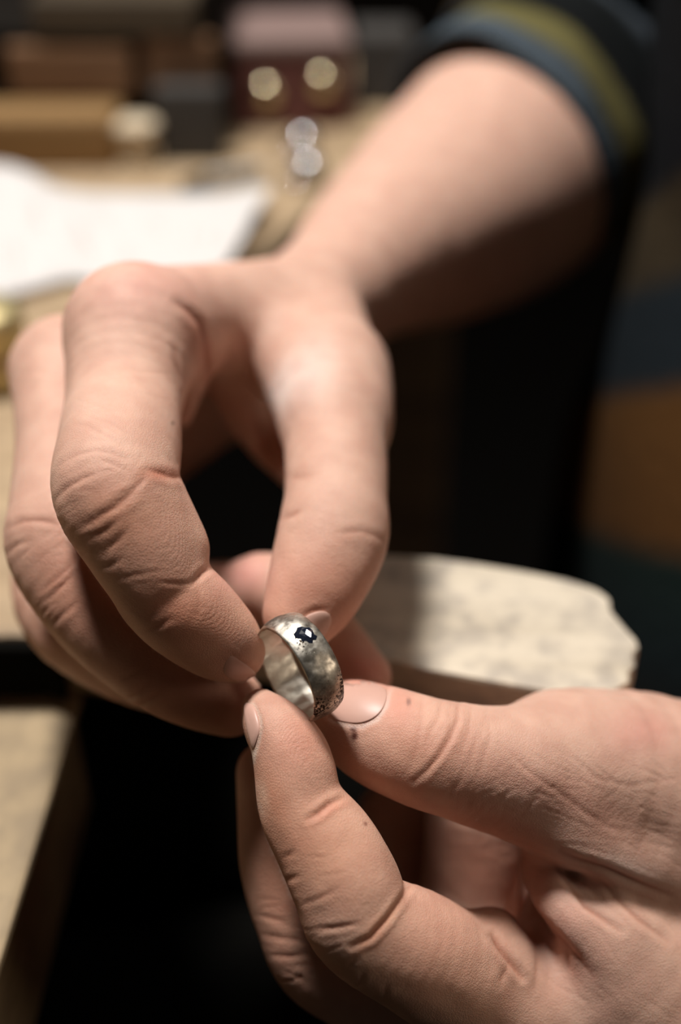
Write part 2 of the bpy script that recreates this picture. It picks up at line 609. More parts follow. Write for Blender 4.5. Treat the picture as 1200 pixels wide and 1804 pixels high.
# under the clothes nothing shows: merge those vertices on a coarse lattice
far = np.flatnonzero(V[:, 0] > 112)
key = np.floor(V[far] / 11.0).astype(np.int64)
_, inv = np.unique(key, axis=0, return_inverse=True)
inv = inv.ravel()
cnt_ = np.bincount(inv)
cen = np.stack([np.bincount(inv, V[far, a]) / cnt_ for a in range(3)], 1)
remap = np.arange(len(V)); remap[far] = len(V) + inv
V = np.concatenate([V, cen]); Q = remap[Q]
used, Q = np.unique(Q, return_inverse=True)
V = V[used]; Q = Q.reshape(-1, 4)
ndist = (np.sort(Q, 1)[:, 1:] != np.sort(Q, 1)[:, :-1]).sum(1) + 1
quads4 = Q[ndist == 4]
tri = Q[ndist == 3]
keep = np.array([q != np.roll(q, 1) for q in tri]) if len(tri) else np.zeros((0, 4), bool)
tri = tri[keep.sum(1) == 3]; keep = keep[keep.sum(1) == 3]
tri = tri[keep].reshape(-1, 3)
tri = tri[np.unique(np.sort(tri, 1), axis=0, return_index=True)[1]]


def catmull_clark(V, Q, T):
    """one Catmull-Clark step on quads and triangles"""
    nv = len(V)
    fp = np.concatenate([V[Q].mean(1), V[T].mean(1)])
    e = np.concatenate([np.stack([Q, np.roll(Q, -1, 1)], 2).reshape(-1, 2), np.stack([T, np.roll(T, -1, 1)], 2).reshape(-1, 2)])
    ef = np.r_[np.repeat(np.arange(len(Q)), 4), len(Q) + np.repeat(np.arange(len(T)), 3)]
    es = np.sort(e, 1)
    code, inv = np.unique(es[:, 0].astype(np.int64) * nv + es[:, 1], return_inverse=True)
    inv = inv.ravel()
    ue = np.stack([code // nv, code % nv], 1)
    nf = np.bincount(inv)
    mid = (V[ue[:, 0]] + V[ue[:, 1]]) / 2
    acc = np.stack([np.bincount(inv, fp[ef, a]) for a in range(3)], 1)
    ep = (2 * mid + acc) / (2 + nf)[:, None]
    val = np.bincount(e[:, 0], minlength=nv).astype(float)
    Fm = np.stack([np.bincount(e[:, 0], fp[ef, a], nv) for a in range(3)], 1) / np.maximum(val, 1)[:, None]
    ev = np.bincount(ue.ravel(), minlength=nv)
    Rm = np.stack([np.bincount(ue.ravel(), np.repeat(mid[:, a], 2), nv) for a in range(3)], 1) / np.maximum(ev, 1)[:, None]
    k = np.maximum(val, 3)[:, None]
    VP = (Fm + 2 * Rm + (k - 3) * V) / k
    oe, of = nv, nv + len(ue)
    q4 = inv[:Q.size].reshape(-1, 4) + oe
    f4 = of + np.arange(len(Q))
    A = np.concatenate([np.stack([Q[:, c], q4[:, c], f4, q4[:, c - 1]], 1) for c in range(4)])
    t3 = inv[Q.size:].reshape(-1, 3) + oe
    f3 = of + len(Q) + np.arange(len(T))
    B = np.concatenate([np.stack([T[:, c], t3[:, c], f3, t3[:, c - 1]], 1) for c in range(3)])
    return np.concatenate([VP, ep, fp]), np.concatenate([A, B])


V, Q = catmull_clark(V, quads4, tri)
me2 = mesh_from('body', V, Q)          # still in camera-aligned millimetres
n = len(me2.vertices)
V = np.empty(n * 3, np.float32); me2.vertices.foreach_get('co', V); V = V.reshape(-1, 3).astype(float)
NR = np.empty(n * 3, np.float32); me2.vertices.foreach_get('normal', NR); NR = NR.reshape(-1, 3).astype(float)
PX = np.stack([600 + V[:, 0] / V[:, 2] * FPX, 902 - V[:, 1] / V[:, 2] * FPX], 1)
FACING = (NR * V).sum(1) < 0
BIN = (np.clip(PX[:, 0] + 200, 0, 1599) // 4).astype(int) * 700 + (np.clip(PX[:, 1] + 200, 0, 2399) // 4).astype(int)
NEAR = np.full(400 * 700, 1e9)
np.minimum.at(NEAR, BIN, V[:, 2])
SEEN = FACING & (V[:, 2] < NEAR[BIN] + 4.0) & (V[:, 2] < 360)
SI = np.flatnonzero(SEEN)
SP = PX[SI]
SZ = V[SI, 2]
DISP = np.zeros(len(SI))


def line_distance(poly, reach):
    P = np.array(poly, float)
    lo, hi = P.min(0) - reach, P.max(0) + reach
    m = np.flatnonzero(((SP > lo) & (SP < hi)).all(1))
    best = np.full(len(m), 1e9); side = np.zeros(len(m)); along = np.zeros(len(m))
    L = np.r_[0, np.cumsum(np.linalg.norm(np.diff(P, axis=0), axis=1))]
    q = SP[m]
    for i in range(len(P) - 1):
        d = P[i + 1] - P[i]
        t = np.clip(((q - P[i]) @ d) / (d @ d), 0, 1)
        r = q - (P[i] + t[:, None] * d)
        dist = np.sqrt((r ** 2).sum(1))
        b = dist < best
        best = np.where(b, dist, best)
        along = np.where(b, (L[i] + t * np.sqrt(d @ d)) / L[-1], along)
    return m, best, along


FOLD = np.zeros(len(SI))


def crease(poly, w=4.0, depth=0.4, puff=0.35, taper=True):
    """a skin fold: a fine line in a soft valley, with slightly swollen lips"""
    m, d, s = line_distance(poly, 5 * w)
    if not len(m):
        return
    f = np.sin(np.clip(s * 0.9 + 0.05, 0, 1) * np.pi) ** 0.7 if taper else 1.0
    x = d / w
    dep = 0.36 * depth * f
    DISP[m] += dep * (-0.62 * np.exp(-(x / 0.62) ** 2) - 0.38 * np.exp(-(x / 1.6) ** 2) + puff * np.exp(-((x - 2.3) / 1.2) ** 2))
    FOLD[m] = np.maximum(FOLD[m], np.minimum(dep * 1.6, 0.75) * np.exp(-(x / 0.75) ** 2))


# right hand, index finger
crease([(97, 880), (117, 860), (143, 845), (173, 832)], 4.5, 0.6)
crease([(100, 822), (133, 802), (167, 793), (193, 797), (222, 808)], 4.5, 0.4)
crease([(173, 808), (200, 817), (227, 830)], 4, 0.3)
crease([(255, 838), (233, 867), (203, 893), (173, 912), (147, 927)], 7, 0.75)
crease([(213, 910), (187, 933), (150, 953)], 5, 0.4)
crease([(227, 933), (207, 953), (180, 973)], 5, 0.4)
crease([(217, 983), (193, 997), (168, 1000)], 5, 0.35)
crease([(258, 826), (283, 832), (303, 839), (325, 842)], 6, 0.9, 0.4)
crease([(133, 747), (157, 750), (187, 767), (220, 787)], 4, 0.28)
crease([(150, 733), (190, 742), (230, 765)], 4, 0.2)
crease([(372, 1000), (358, 1008), (340, 1027)], 5, 0.95, 0.4)
crease([(282, 1025), (305, 1028), (340, 1027)], 3.5, 0.45)
crease([(348, 1033), (352, 1067), (345, 1090)], 6, 0.3)
crease([(303, 1088), (280, 1103), (253, 1114)], 5, 0.45)
crease([(280, 1005), (235, 1013), (205, 1022)], 4, 0.25)
# right hand, middle finger
crease([(15, 930), (40, 918), (73, 917), (112, 926)], 5, 0.7)
crease([(11, 978), (30, 960), (55, 951)], 5, 0.55)
crease([(132, 988), (103, 1017), (77, 1040)], 4.5, 0.55)
crease([(130, 1007), (113, 1027), (83, 1057)], 4.5, 0.55)
crease([(137, 1060), (110, 1083), (90, 1102)], 4.5, 0.45)
crease([(272, 1196), (250, 1218), (218, 1236)], 5, 0.55)
crease([(250, 1178), (230, 1190), (212, 1200)], 5, 0.45)
crease([(290, 1210), (268, 1232), (240, 1248)], 5, 0.4)
crease([(30, 655), (67, 652), (108, 664)], 5, 0.25)
# right hand, thumb and web
crease([(498, 914), (517, 907), (532, 898)], 6, 0.7)
crease([(590, 940), (633, 935), (662, 944), (682, 958)], 6, 0.45)
crease([(505, 838), (530, 842), (560, 835)], 7, 0.35)
crease([(446, 722), (463, 767), (473, 800), (487, 822)], 8, 1.4)
crease([(312, 533), (337, 550), (353, 570), (362, 597), (367, 640), (370, 680)], 7, 1.7)
crease([(305, 608), (312, 640), (320, 672)], 5, 0.9)
crease([(425, 600), (440, 650), (452, 700)], 8, 0.4)
# left hand, thumb
crease([(807, 1240), (806, 1267), (793, 1300), (773, 1333), (750, 1360), (728, 1378)], 5, 0.95, 0.5)
crease([(777, 1235), (773, 1263), (757, 1290), (748, 1315)], 5, 0.5)
crease([(743, 1230), (740, 1273), (733, 1320), (722, 1350)], 5, 0.4)
crease([(829, 1245), (826, 1290), (812, 1330)], 4.5, 0.32)
crease([(858, 1250), (863, 1300), (847, 1353), (832, 1385)], 4.5, 0.26)
crease([(820, 1347), (810, 1377), (787, 1412)], 4.5, 0.35)
crease([(912, 1446), (938, 1412), (965, 1390)], 4.5, 0.3)
crease([(887, 1313), (933, 1360), (987, 1397), (1033, 1433), (1095, 1468)], 4.5, 0.32)
crease([(1000, 1330), (1050, 1370), (1110, 1385), (1190, 1372)], 4.5, 0.24)
crease([(985, 1500), (1013, 1513), (1067, 1531), (1113, 1551), (1180, 1576)], 6, 1.6, 0.4)
# left hand, web ridges and finger base
crease([(976, 1520), (1007, 1561), (1033, 1597), (1070, 1624), (1095, 1642)], 6, 1.2, 0.4)
crease([(1053, 1544), (1080, 1577), (1127, 1621), (1178, 1658)], 6, 0.9, 0.4)
crease([(950, 1612), (972, 1640), (997, 1664), (1020, 1690), (1044, 1722)], 6, 0.9, 0.4)
crease([(868, 1648), (880, 1668), (897, 1691), (922, 1724)], 6, 2.4, 0.4)
crease([(998, 1668), (1001, 1690), (1003, 1710)], 5, 0.8)
crease([(893, 1700), (880, 1735)], 6, 0.6)
crease([(940, 1640), (948, 1690), (945, 1740)], 6, 0.5)
# left hand, index finger
crease([(606, 1404), (580, 1417), (560, 1433), (541, 1444)], 5, 1.1, 0.5)
crease([(722, 1561), (707, 1584), (680, 1621), (653, 1651), (618, 1668)], 5, 1.2, 0.5)
crease([(633, 1627), (593, 1634), (553, 1637)], 4.5, 0.65)
crease([(597, 1566), (560, 1584), (528, 1595)], 4.5, 0.4)
crease([(527, 1543), (503, 1552)], 5, 0.5)
crease([(642, 1712), (633, 1736)], 5, 0.55)
crease([(628, 1690), (610, 1705)], 5, 0.35)
crease([(678, 1760), (681, 1734)], 5, 0.45)
crease([(520, 1500), (500, 1512)], 5, 0.4)
# left hand, middle finger
crease([(455, 1610), (480, 1618), (505, 1626)], 4.5, 0.45)
crease([(464, 1645), (497, 1652), (532, 1656)], 4.5, 0.55)
crease([(478, 1682), (513, 1685), (550, 1680)], 4.5, 0.55)
crease([(510, 1728), (530, 1722), (540, 1735)], 4.5, 0.45)
crease([(411, 1410), (430, 1408)], 4.5, 0.4)
# nail folds
crease([(655, 1172), (676, 1192), (686, 1217), (683, 1243), (666, 1266), (638, 1280), (608, 1278), (580, 1264)], 4, 0.25, 0.5, False)
crease([(447, 1240), (457, 1263), (461, 1285), (457, 1303), (449, 1325)], 3.5, 0.6, 0.4)
crease([(403, 1150), (430, 1165), (450, 1181), (456, 1200)], 3.5, 0.5, 0.4)
crease([(534, 1086), (552, 1076), (575, 1073)], 5, 0.7, 0.4)

# fine wrinkles of the loose skin over the thumb web, the thumb base and the knuckles
def hatch(n_, box, ang, spread, length, w, depth):
    for _ in range(n_):
        u, v = RNG.uniform(box[0], box[2]), RNG.uniform(box[1], box[3])
        a = math.radians(ang + RNG.normal(0, spread))
        l = length * RNG.uniform(0.5, 1.4)
        bend = RNG.normal(0, 0.12)
        pts = [(u + l * t * math.cos(a + bend * t), v + l * t * math.sin(a + bend * t)) for t in (-0.5, -0.17, 0.17, 0.5)]
        crease(pts, w, depth * RNG.uniform(0.5, 1.3), 0.5)


hatch(70, (880, 1330, 1200, 1540), 24, 12, 80, 2.8, 0.12)
hatch(46, (860, 1300, 1150, 1500), -38, 12, 45, 2.6, 0.08)
hatch(14, (820, 1390, 960, 1480), -48, 10, 50, 3.4, 0.18)
hatch(20, (780, 1260, 900, 1420), 100, 9, 70, 3.4, 0.13)
hatch(16, (150, 600, 320, 770), 32, 14, 60, 3.0, 0.10)
hatch(18, (105, 800, 260, 960), -28, 14, 40, 3.0, 0.13)
hatch(14, (25, 930, 130, 1090), -40, 14, 36, 3.0, 0.15)
hatch(16, (455, 1500, 600, 1720), -8, 14, 42, 3.0, 0.14)
hatch(10, (470, 1650, 560, 1760), 12, 12, 40, 3.0, 0.16)
hatch(14, (960, 1600, 1190, 1780), 52, 10, 80, 3.5, 0.12)
hatch(10, (420, 600, 620, 760), 118, 12, 60, 4.0, 0.14)

low = np.zeros(len(SI))
for fr, am in ((0.16, 0.10), (0.31, 0.05), (0.62, 0.03)):     # soft unevenness of flesh, in millimetres
    for _ in range(5):
        k = RNG.normal(size=3); k *= fr * 2 / np.linalg.norm(k)
        low += am / 2.2 * np.sin(V[SI] @ k + RNG.uniform(0, 6.28))
DISP += low
V[SI] += NR[SI] * DISP[:, None]

SKIN = np.array(srgb(208, 167, 147)[:3])
TINT = np.tile(SKIN, (n, 1))
TS = TINT[SI]


def stain_shade(u, v, ru, rv, col, strength, ang=0.0, soft=1.0):  # oval skin patches: real marks, plus shade painted on the distal fingers
    global TS
    a = math.radians(ang)
    d = SP - (u, v)
    x = (d[:, 0] * math.cos(a) + d[:, 1] * math.sin(a)) / ru
    y = (-d[:, 0] * math.sin(a) + d[:, 1] * math.cos(a)) / rv
    f = strength * np.exp(-(x * x + y * y) ** soft)
    TS = TS * (1 - f[:, None]) + np.array(srgb(*col)[:3]) * f[:, None]


def streak(poly, w, col, strength):
    """a thin mark on the skin along a line"""
    m, dist, s = line_distance(poly, 4 * w)
    f = strength * np.exp(-(dist / w) ** 2) * np.sin(np.clip(s * 0.9 + 0.05, 0, 1) * np.pi) ** 0.5
    TS[m] = TS[m] * (1 - f[:, None]) + np.array(srgb(*col)[:3]) * f[:, None]


stain_shade(490, 695, 26, 62, (238, 222, 212), 0.6, 24)
stain_shade(545, 655, 40, 60, (232, 212, 202), 0.5, 30)
stain_shade(470, 712, 12, 26, (240, 226, 218), 0.6, 20)
stain_shade(1010, 1545, 26, 44, (240, 222, 210), 0.6, -38)
stain_shade(1098, 1532, 70, 26, (236, 214, 204), 0.45, 22)
stain_shade(950, 1430, 80, 30, (228, 200, 186), 0.35, 25)
stain_shade(350, 600, 22, 60, (186, 112, 84), 0.5, -20)
stain_shade(280, 835, 40, 14, (180, 100, 74), 0.55)
stain_shade(700, 1245, 34, 40, (214, 140, 122), 0.5)
stain_shade(250, 500, 110, 60, (222, 164, 150), 0.45)
stain_shade(320, 1090, 130, 80, (178, 114, 84), 0.75, 30)  # browner finger skin, with distal shade painted into the colour
stain_shade(200, 920, 110, 90, (184, 124, 94), 0.7)
stain_shade(120, 1060, 130, 90, (186, 128, 102), 0.65, 40)
stain_shade(300, 1230, 160, 60, (170, 108, 82), 0.7, 25)
stain_shade(570, 1040, 110, 90, (196, 132, 106), 0.65)
stain_shade(430, 1010, 50, 40, (216, 150, 140), 0.6)
stain_shade(640, 1180, 50, 40, (196, 110, 96), 0.6)
stain_shade(520, 1310, 60, 90, (206, 140, 116), 0.5, 20)
stain_shade(480, 1410, 30, 70, (196, 132, 100), 0.55, -18)
stain_shade(560, 1500, 100, 130, (200, 140, 108), 0.6, -28)
stain_shade(480, 1560, 60, 200, (184, 124, 98), 0.6, -12)
stain_shade(720, 1330, 120, 90, (204, 142, 114), 0.5, 15)
stain_shade(780, 1720, 160, 100, (206, 148, 120), 0.45, 35)
stain_shade(580, 1430, 34, 8, (202, 122, 98), 0.3, -32)
stain_shade(660, 1640, 12, 60, (206, 140, 106), 0.5, 40)
stain_shade(1000, 1420, 160, 60, (206, 146, 128), 0.4, 20)
stain_shade(1130, 1290, 60, 40, (214, 140, 130), 0.35)
stain_shade(1000, 1640, 60, 90, (224, 172, 156), 0.4, -40)
stain_shade(840, 1520, 100, 90, (178, 110, 84), 0.6)
stain_shade(622, 1284, 7, 6, (84, 40, 30), 1.0, 0, 1.5)
stain_shade(624, 1297, 6.5, 9, (84, 40, 30), 1.0, 15, 1.5)
stain_shade(720, 1236, 4, 7, (120, 88, 80), 0.7, 0, 1.5)
stain_shade(643, 1452, 3.5, 3.5, (110, 60, 44), 0.8, 0, 1.5)
stain_shade(447, 1330, 5, 16, (222, 206, 190), 0.6, 10)
stain_shade(465, 1400, 8, 26, (216, 184, 160), 0.5, -12)
stain_shade(305, 745, 4, 4, (110, 90, 76), 0.6, 0, 1.5)
streak([(582, 1266), (608, 1278), (637, 1280), (664, 1267), (681, 1243), (687, 1217)], 4, (232, 208, 196), 0.7)
streak([(430, 1236), (447, 1240), (458, 1262), (461, 1285), (456, 1305), (447, 1330), (446, 1345)], 3, (226, 206, 190), 0.6)
streak([(450, 1375), (453, 1405), (466, 1440)], 5, (222, 192, 172), 0.4)
streak([(403, 1151), (430, 1165), (451, 1182), (457, 1200)], 3, (206, 160, 136), 0.5)

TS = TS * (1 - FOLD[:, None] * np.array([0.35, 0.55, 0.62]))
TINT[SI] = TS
PAD = np.zeros(n)
for (u, v, ru, rv) in ((525, 1330, 62, 95), (395, 1085, 66, 62), (320, 935, 50, 80), (480, 1260, 40, 40), (340, 980, 40, 40)):
    q2 = ((SP[:, 0] - u) / ru) ** 2 + ((SP[:, 1] - v) / rv) ** 2
    PAD[SI] = np.maximum(PAD[SI], np.exp(-q2 ** 2))

me2.vertices.foreach_set('co', (to_world(V)).astype(np.float32).ravel())
me2.update()
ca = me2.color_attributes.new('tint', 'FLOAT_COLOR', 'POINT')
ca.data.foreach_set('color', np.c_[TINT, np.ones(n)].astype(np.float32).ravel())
pd = me2.attributes.new('pad', 'FLOAT', 'POINT')
pd.data.foreach_set('value', PAD.astype(np.float32))
me2.polygons.foreach_set('use_smooth', np.ones(len(me2.polygons), bool))
person = tag(empty('person', (0.28, 0.35, 0.0)), 'seated person in a striped shirt holding a silver ring between the fingertips of both hands', 'person')
body = link_mesh('body', me2, M_SKIN, person, True)
print('body', n, time.time() - T0)


# ------------------------------------------------------------------ fingernails: thin curved plates lying on the fingertips
def first_hit(u, v, z0=212.0, z1=300.0):
    u, v = np.asarray(u, float), np.asarray(v, float)
    d = np.stack([(u - 600) / FPX, (902 - v) / FPX, np.ones_like(u)], 1)
    z = np.full(len(u), z0)
    for _ in range(40):
        z = z + np.clip(FIELD(d * z[:, None]), -2, 6) * 0.9
    p = d * z[:, None]
    e = 0.15
    g = np.stack([FIELD(p + e * np.eye(3)[i]) - FIELD(p - e * np.eye(3)[i]) for i in range(3)], 1)
    g /= np.linalg.norm(g, axis=1)[:, None]
    return p, g, np.abs(FIELD(p)) < 0.3


def nail(outline, label, lift=0.18):
    O = np.array(outline, float)
    m = len(O)
    # smooth closed outline
    Q_ = []
    for i in range(m):
        p0, p1, p2, p3 = O[i - 1], O[i], O[(i + 1) % m], O[(i + 2) % m]
        for t in (0, .25, .5, .75):
            Q_.append(0.5 * (2 * p1 + (p2 - p0) * t + (2 * p0 - 5 * p1 + 4 * p2 - p3) * t * t + (3 * p1 - p0 - 3 * p2 + p3) * t ** 3))
    Q_ = np.array(Q_)
    c = Q_.mean(0)
    rings = [0.25, 0.5, 0.72, 0.88, 0.97, 1.0]
    pts = np.concatenate([[c]] + [c + r * (Q_ - c) for r in rings])
    h = np.concatenate([[lift]] + [np.full(len(Q_), lift * (1 - r ** 6) + 0.02) for r in rings])
    p, g, ok = first_hit(pts[:, 0], pts[:, 1])
    ok &= np.abs(p[:, 2] - p[0, 2]) < 6.0
    bad = np.flatnonzero(~ok)
    good = np.flatnonzero(ok)
    for b_ in bad:
        j = good[np.argmin(((pts[good] - pts[b_]) ** 2).sum(1))]
        p[b_], g[b_] = p[j], g[j]
    top = to_world(p + g * h[:, None])
    low_ = to_world(p - g * 0.5)
    bm = bmesh.new()
    tv = [bm.verts.new(x) for x in top]
    lv = [bm.verts.new(x) for x in low_]
    K = len(Q_)
    for i in range(K):
        j = (i + 1) % K
        bm.faces.new((tv[0], tv[1 + i], tv[1 + j]))
        for r in range(len(rings) - 1):
            a, b_ = 1 + r * K, 1 + (r + 1) * K
            bm.faces.new((tv[a + i], tv[b_ + i], tv[b_ + j], tv[a + j]))
        a = 1 + (len(rings) - 1) * K
        bm.faces.new((tv[a + i], lv[a + i], lv[a + j], tv[a + j]))
    for x in lv:
        if not x.link_faces:
            bm.verts.remove(x)
    bmesh.ops.remove_doubles(bm, verts=bm.verts[:], dist=1e-6)
    o = bm_obj('fingernail', bm, M_NAIL, person, True, True)
    tag(o, label)


nail([(600, 1168), (633, 1170), (660, 1187), (680, 1215), (678, 1240), (663, 1261), (637, 1273), (608, 1272), (582, 1262), (570, 1235), (575, 1195)], 'broad pale thumbnail beside the ring')
nail([(430, 1240), (446, 1244), (454, 1264), (457, 1284), (453, 1301), (446, 1320), (441, 1308), (433, 1276)], 'fingernail seen edge on below the ring', 0.3)
nail([(404, 1155), (430, 1168), (449, 1184), (455, 1198), (440, 1205), (415, 1200), (395, 1185)], 'short shaded fingernail at the left of the ring', 0.25)
nail([(535, 1092), (553, 1080), (574, 1078), (584, 1090), (578, 1110), (560, 1130), (540, 1125)], 'thumbnail tip above the ring', 0.3)

# ------------------------------------------------------------------ clothing
def tube(path, radii, nseg, stripe0=0.0, thick=0.0, ripple=0.0, hem=None):
    """open tube along a path of camera-aligned mm points; returns verts (mm), quads, stripe distance"""
    P = np.array(path, float); R_ = np.array(radii, float)
    T = np.gradient(P, axis=0); T /= np.linalg.norm(T, axis=1)[:, None]
    s = np.r_[0, np.cumsum(np.linalg.norm(np.diff(P, axis=0), axis=1))]
    ref = np.array([0.2, 0.9, -0.35]); ref = ref - T[0] * (ref @ T[0]); ref /= np.linalg.norm(ref)
    VV, SS = [], []
    for i in range(len(P)):
        ref = ref - T[i] * (ref @ T[i]); ref /= np.linalg.norm(ref)
        b_ = np.cross(T[i], ref)
        for j in range(nseg):
            a = 2 * math.pi * j / nseg
            r = R_[i] + ripple * (math.sin(3 * a + s[i] * 0.06) + 0.6 * math.sin(7 * a - s[i] * 0.11 + 1) + 0.8 * math.sin(s[i] * 0.23 + 2 * a))
            VV.append(P[i] + r * (math.cos(a) * ref + math.sin(a) * b_)); SS.append(stripe0 + s[i])
    QQ = []
    for i in range(len(P) - 1):
        for j in range(nseg):
            k = (j + 1) % nseg
            QQ.append((i * nseg + j, i * nseg + k, (i + 1) * nseg + k, (i + 1) * nseg + j))
    return np.array(VV), np.array(QQ), np.array(SS)


def spline(st, n_=8):
    st = np.array(st, float); m = len(st); out = []
    for i in range(m - 1):
        p0, p1, p2, p3 = st[max(i - 1, 0)], st[i], st[i + 1], st[min(i + 2, m - 1)]
        for j in range(n_):
            t = j / n_
            out.append(0.5 * (2 * p1 + (p2 - p0) * t + (2 * p0 - 5 * p1 + 4 * p2 - p3) * t * t + (3 * p1 - p0 - 3 * p2 + p3) * t ** 3))
    out.append(st[-1])
    return np.array(out)


def fabric_material():
    m, nt, N, L, b = new_mat('striped_knit')
    a = N.new('ShaderNodeAttribute'); a.attribute_name = 'stripe'
    tc = N.new('ShaderNodeTexCoord')
    nz = N.new('ShaderNodeTexNoise'); nz.inputs['Scale'].default_value = 160
    L.new(tc.outputs['Object'], nz.inputs['Vector'])
    ma = N.new('ShaderNodeMath'); ma.operation = 'MULTIPLY_ADD'; ma.inputs[1].default_value = 0.012
    L.new(nz.outputs['Fac'], ma.inputs[0]); L.new(a.outputs['Fac'], ma.inputs[2])
    fr = N.new('ShaderNodeMath'); fr.operation = 'FRACT'; L.new(ma.outputs[0], fr.inputs[0])
    r = N.new('ShaderNodeValToRGB')
    cols = [(0.0, (68, 78, 84)), (0.065, (66, 74, 82)), (0.08, (94, 88, 54)), (0.165, (88, 82, 50)), (0.18, (18, 19, 20)), (0.27, (16, 19, 19)), (0.285, (60, 66, 72)), (0.34, (56, 62, 68)), (0.36, (17, 20, 23)), (0.46, (16, 18, 22)),
            (0.49, (56, 46, 31)), (0.56, (50, 41, 28)), (0.59, (24, 30, 34)), (0.67, (24, 30, 34)), (0.70, (80, 52, 23)), (0.82, (74, 47, 21)), (0.85, (18, 28, 25)), (0.93, (18, 25, 26)), (0.985, (18, 16, 15))]  # later bands darkened to paint shade onto the shirt body
    e = r.color_ramp.elements
    e[0].position, e[0].color = cols[0][0], srgb(*cols[0][1])
    e[1].position, e[1].color = cols[-1][0], srgb(*cols[-1][1])
    for p_, c_ in cols[1:-1]:
        k = e.new(p_); k.color = srgb(*c_)
    L.new(fr.outputs[0], r.inputs['Fac'])
    L.new(r.outputs['Color'], b.inputs['Base Color'])
    b.inputs['Roughness'].default_value = 0.95
    b.inputs['Specular IOR Level'].default_value = 0.1
    bp = N.new('ShaderNodeBump'); bp.inputs['Strength'].default_value = 0.4; bp.inputs['Distance'].default_value = 0.002
    L.new(nz.outputs['Fac'], bp.inputs['Height']); L.new(bp.outputs['Normal'], b.inputs['Normal'])
    return m


M_SHIRT = fabric_material()
STRIPE = 140.0

h0 = at(868, 286, 484)
ax_ = np.array([0.62, 0.62, 0.48])
st = [tuple(h0) + (53.0,), tuple(h0 + 12 * ax_) + (55,), tuple(h0 + 34 * ax_) + (57,), (108, 206, 526, 60), (148, 290, 462, 64), wmm(211, 520, 1180, 68), wmm(213, 490, 1205, 66)]
sp_ = spline(st, 10)
parts_ = [tube(sp_[:, :3], sp_[:, 3], 48, 0.0, ripple=1.4)]
st = [(240, -52, 292, 52), (280, -40, 300, 58), (282, 0, 292, 60), wmm(213, 180, 1180, 66), wmm(213, 215, 1205, 64)]
sl = spline(st, 10)
parts_.append(tube(sl[:, :3], sl[:, 3], 40, 0.0, ripple=1.2))
# shirt body: rings of a rounded rectangle up the trunk
bv, bs = [], []
levels = [(640, 205, 108, 190), (700, 203, 106, 190), (760, 199, 104, 186), (820, 198, 102, 184), (880, 206, 100, 182), (950, 217, 99, 182), (1040, 205, 100, 186), (1120, 197, 100, 195), (1180, 199, 96, 198), (1230, 199, 84, 160), (1270, 195, 68, 90), (1290, 193, 62, 70)]
lv_ = np.array(levels); zz_ = np.linspace(640, 1290, 60)
levels = [(z_, np.interp(z_, lv_[:, 0], lv_[:, 1]), np.interp(z_, lv_[:, 0], lv_[:, 2]), np.interp(z_, lv_[:, 0], lv_[:, 3])) for z_ in zz_]
NB = 72
for (zz, cx, rx, ry) in levels:
    for j in range(NB):
        a = 2 * math.pi * j / NB
        e_ = 0.75
        x_ = cx + rx * math.copysign(abs(math.cos(a)) ** e_, math.cos(a)) + 4 * math.sin(5 * a + zz * 0.03)
        y_ = 352 + ry * math.copysign(abs(math.sin(a)) ** e_, math.sin(a)) + 4 * math.sin(6 * a - zz * 0.04)
        bv.append(from_world((x_, y_, zz))[0]); bs.append(STRIPE * min(0.985, max(0.38, 0.52 + ((860 - zz) - 0.6 * (y_ - 530)) * 0.0025)))
bq = [(i * NB + j, i * NB + (j + 1) % NB, (i + 1) * NB + (j + 1) % NB, (i + 1) * NB + j) for i in range(len(levels) - 1) for j in range(NB)]
parts_.append((np.array(bv), np.array(bq), np.array(bs)))
VV, QQ, SS, off = [], [], [], 0
for v_, q_, s_ in parts_:
    VV.append(v_); QQ.append(q_ + off); SS.append(s_); off += len(v_)
VV, QQ, SS = np.concatenate(VV), np.concatenate(QQ), np.concatenate(SS)
shirt_me = mesh_from('shirt', to_world(VV), QQ)
at_s = shirt_me.attributes.new('stripe', 'FLOAT', 'POINT')
at_s.data.foreach_set('value', (SS / STRIPE).astype(np.float32))
shirt = link_mesh('shirt', shirt_me, M_SHIRT, person, True)
so = shirt.modifiers.new('solid', 'SOLIDIFY'); so.thickness = 0.0025; so.offset = 1
ss = shirt.modifiers.new('sub', 'SUBSURF'); ss.levels = ss.render_levels = 1
tag(shirt, 'dark knitted shirt with grey, olive and rust stripes, shade painted into the body')

# trousers: two thighs coming forward from the hips under the bench
tv_ = []
for yy in (265, 440):
    s4 = spline([tuple(from_world((250, yy, 640))[0]) + (98,), tuple(from_world((120, yy, 625))[0]) + (92,), tuple(from_world((-60, yy - 10, 610))[0]) + (80,), tuple(from_world((-170, yy - 15, 590))[0]) + (70,), tuple(from_world((-215, yy - 15, 520))[0]) + (64,),
                 tuple(from_world((-200, yy - 15, 300))[0]) + (60,), tuple(from_world((-190, yy - 15, 60))[0]) + (52,)], 8)
    tv_.append(tube(s4[:, :3], s4[:, 3], 32, 0, ripple=1.6))
VV = np.concatenate([tv_[0][0], tv_[1][0]]); QQ = np.concatenate([tv_[0][1], tv_[1][1] + len(tv_[0][0])])
tr = link_mesh('trousers', mesh_from('trousers', to_world(VV), QQ), M_BLACK, person, True)
so = tr.modifiers.new('solid', 'SOLIDIFY'); so.thickness = 0.003
tag(tr, 'black trousers')
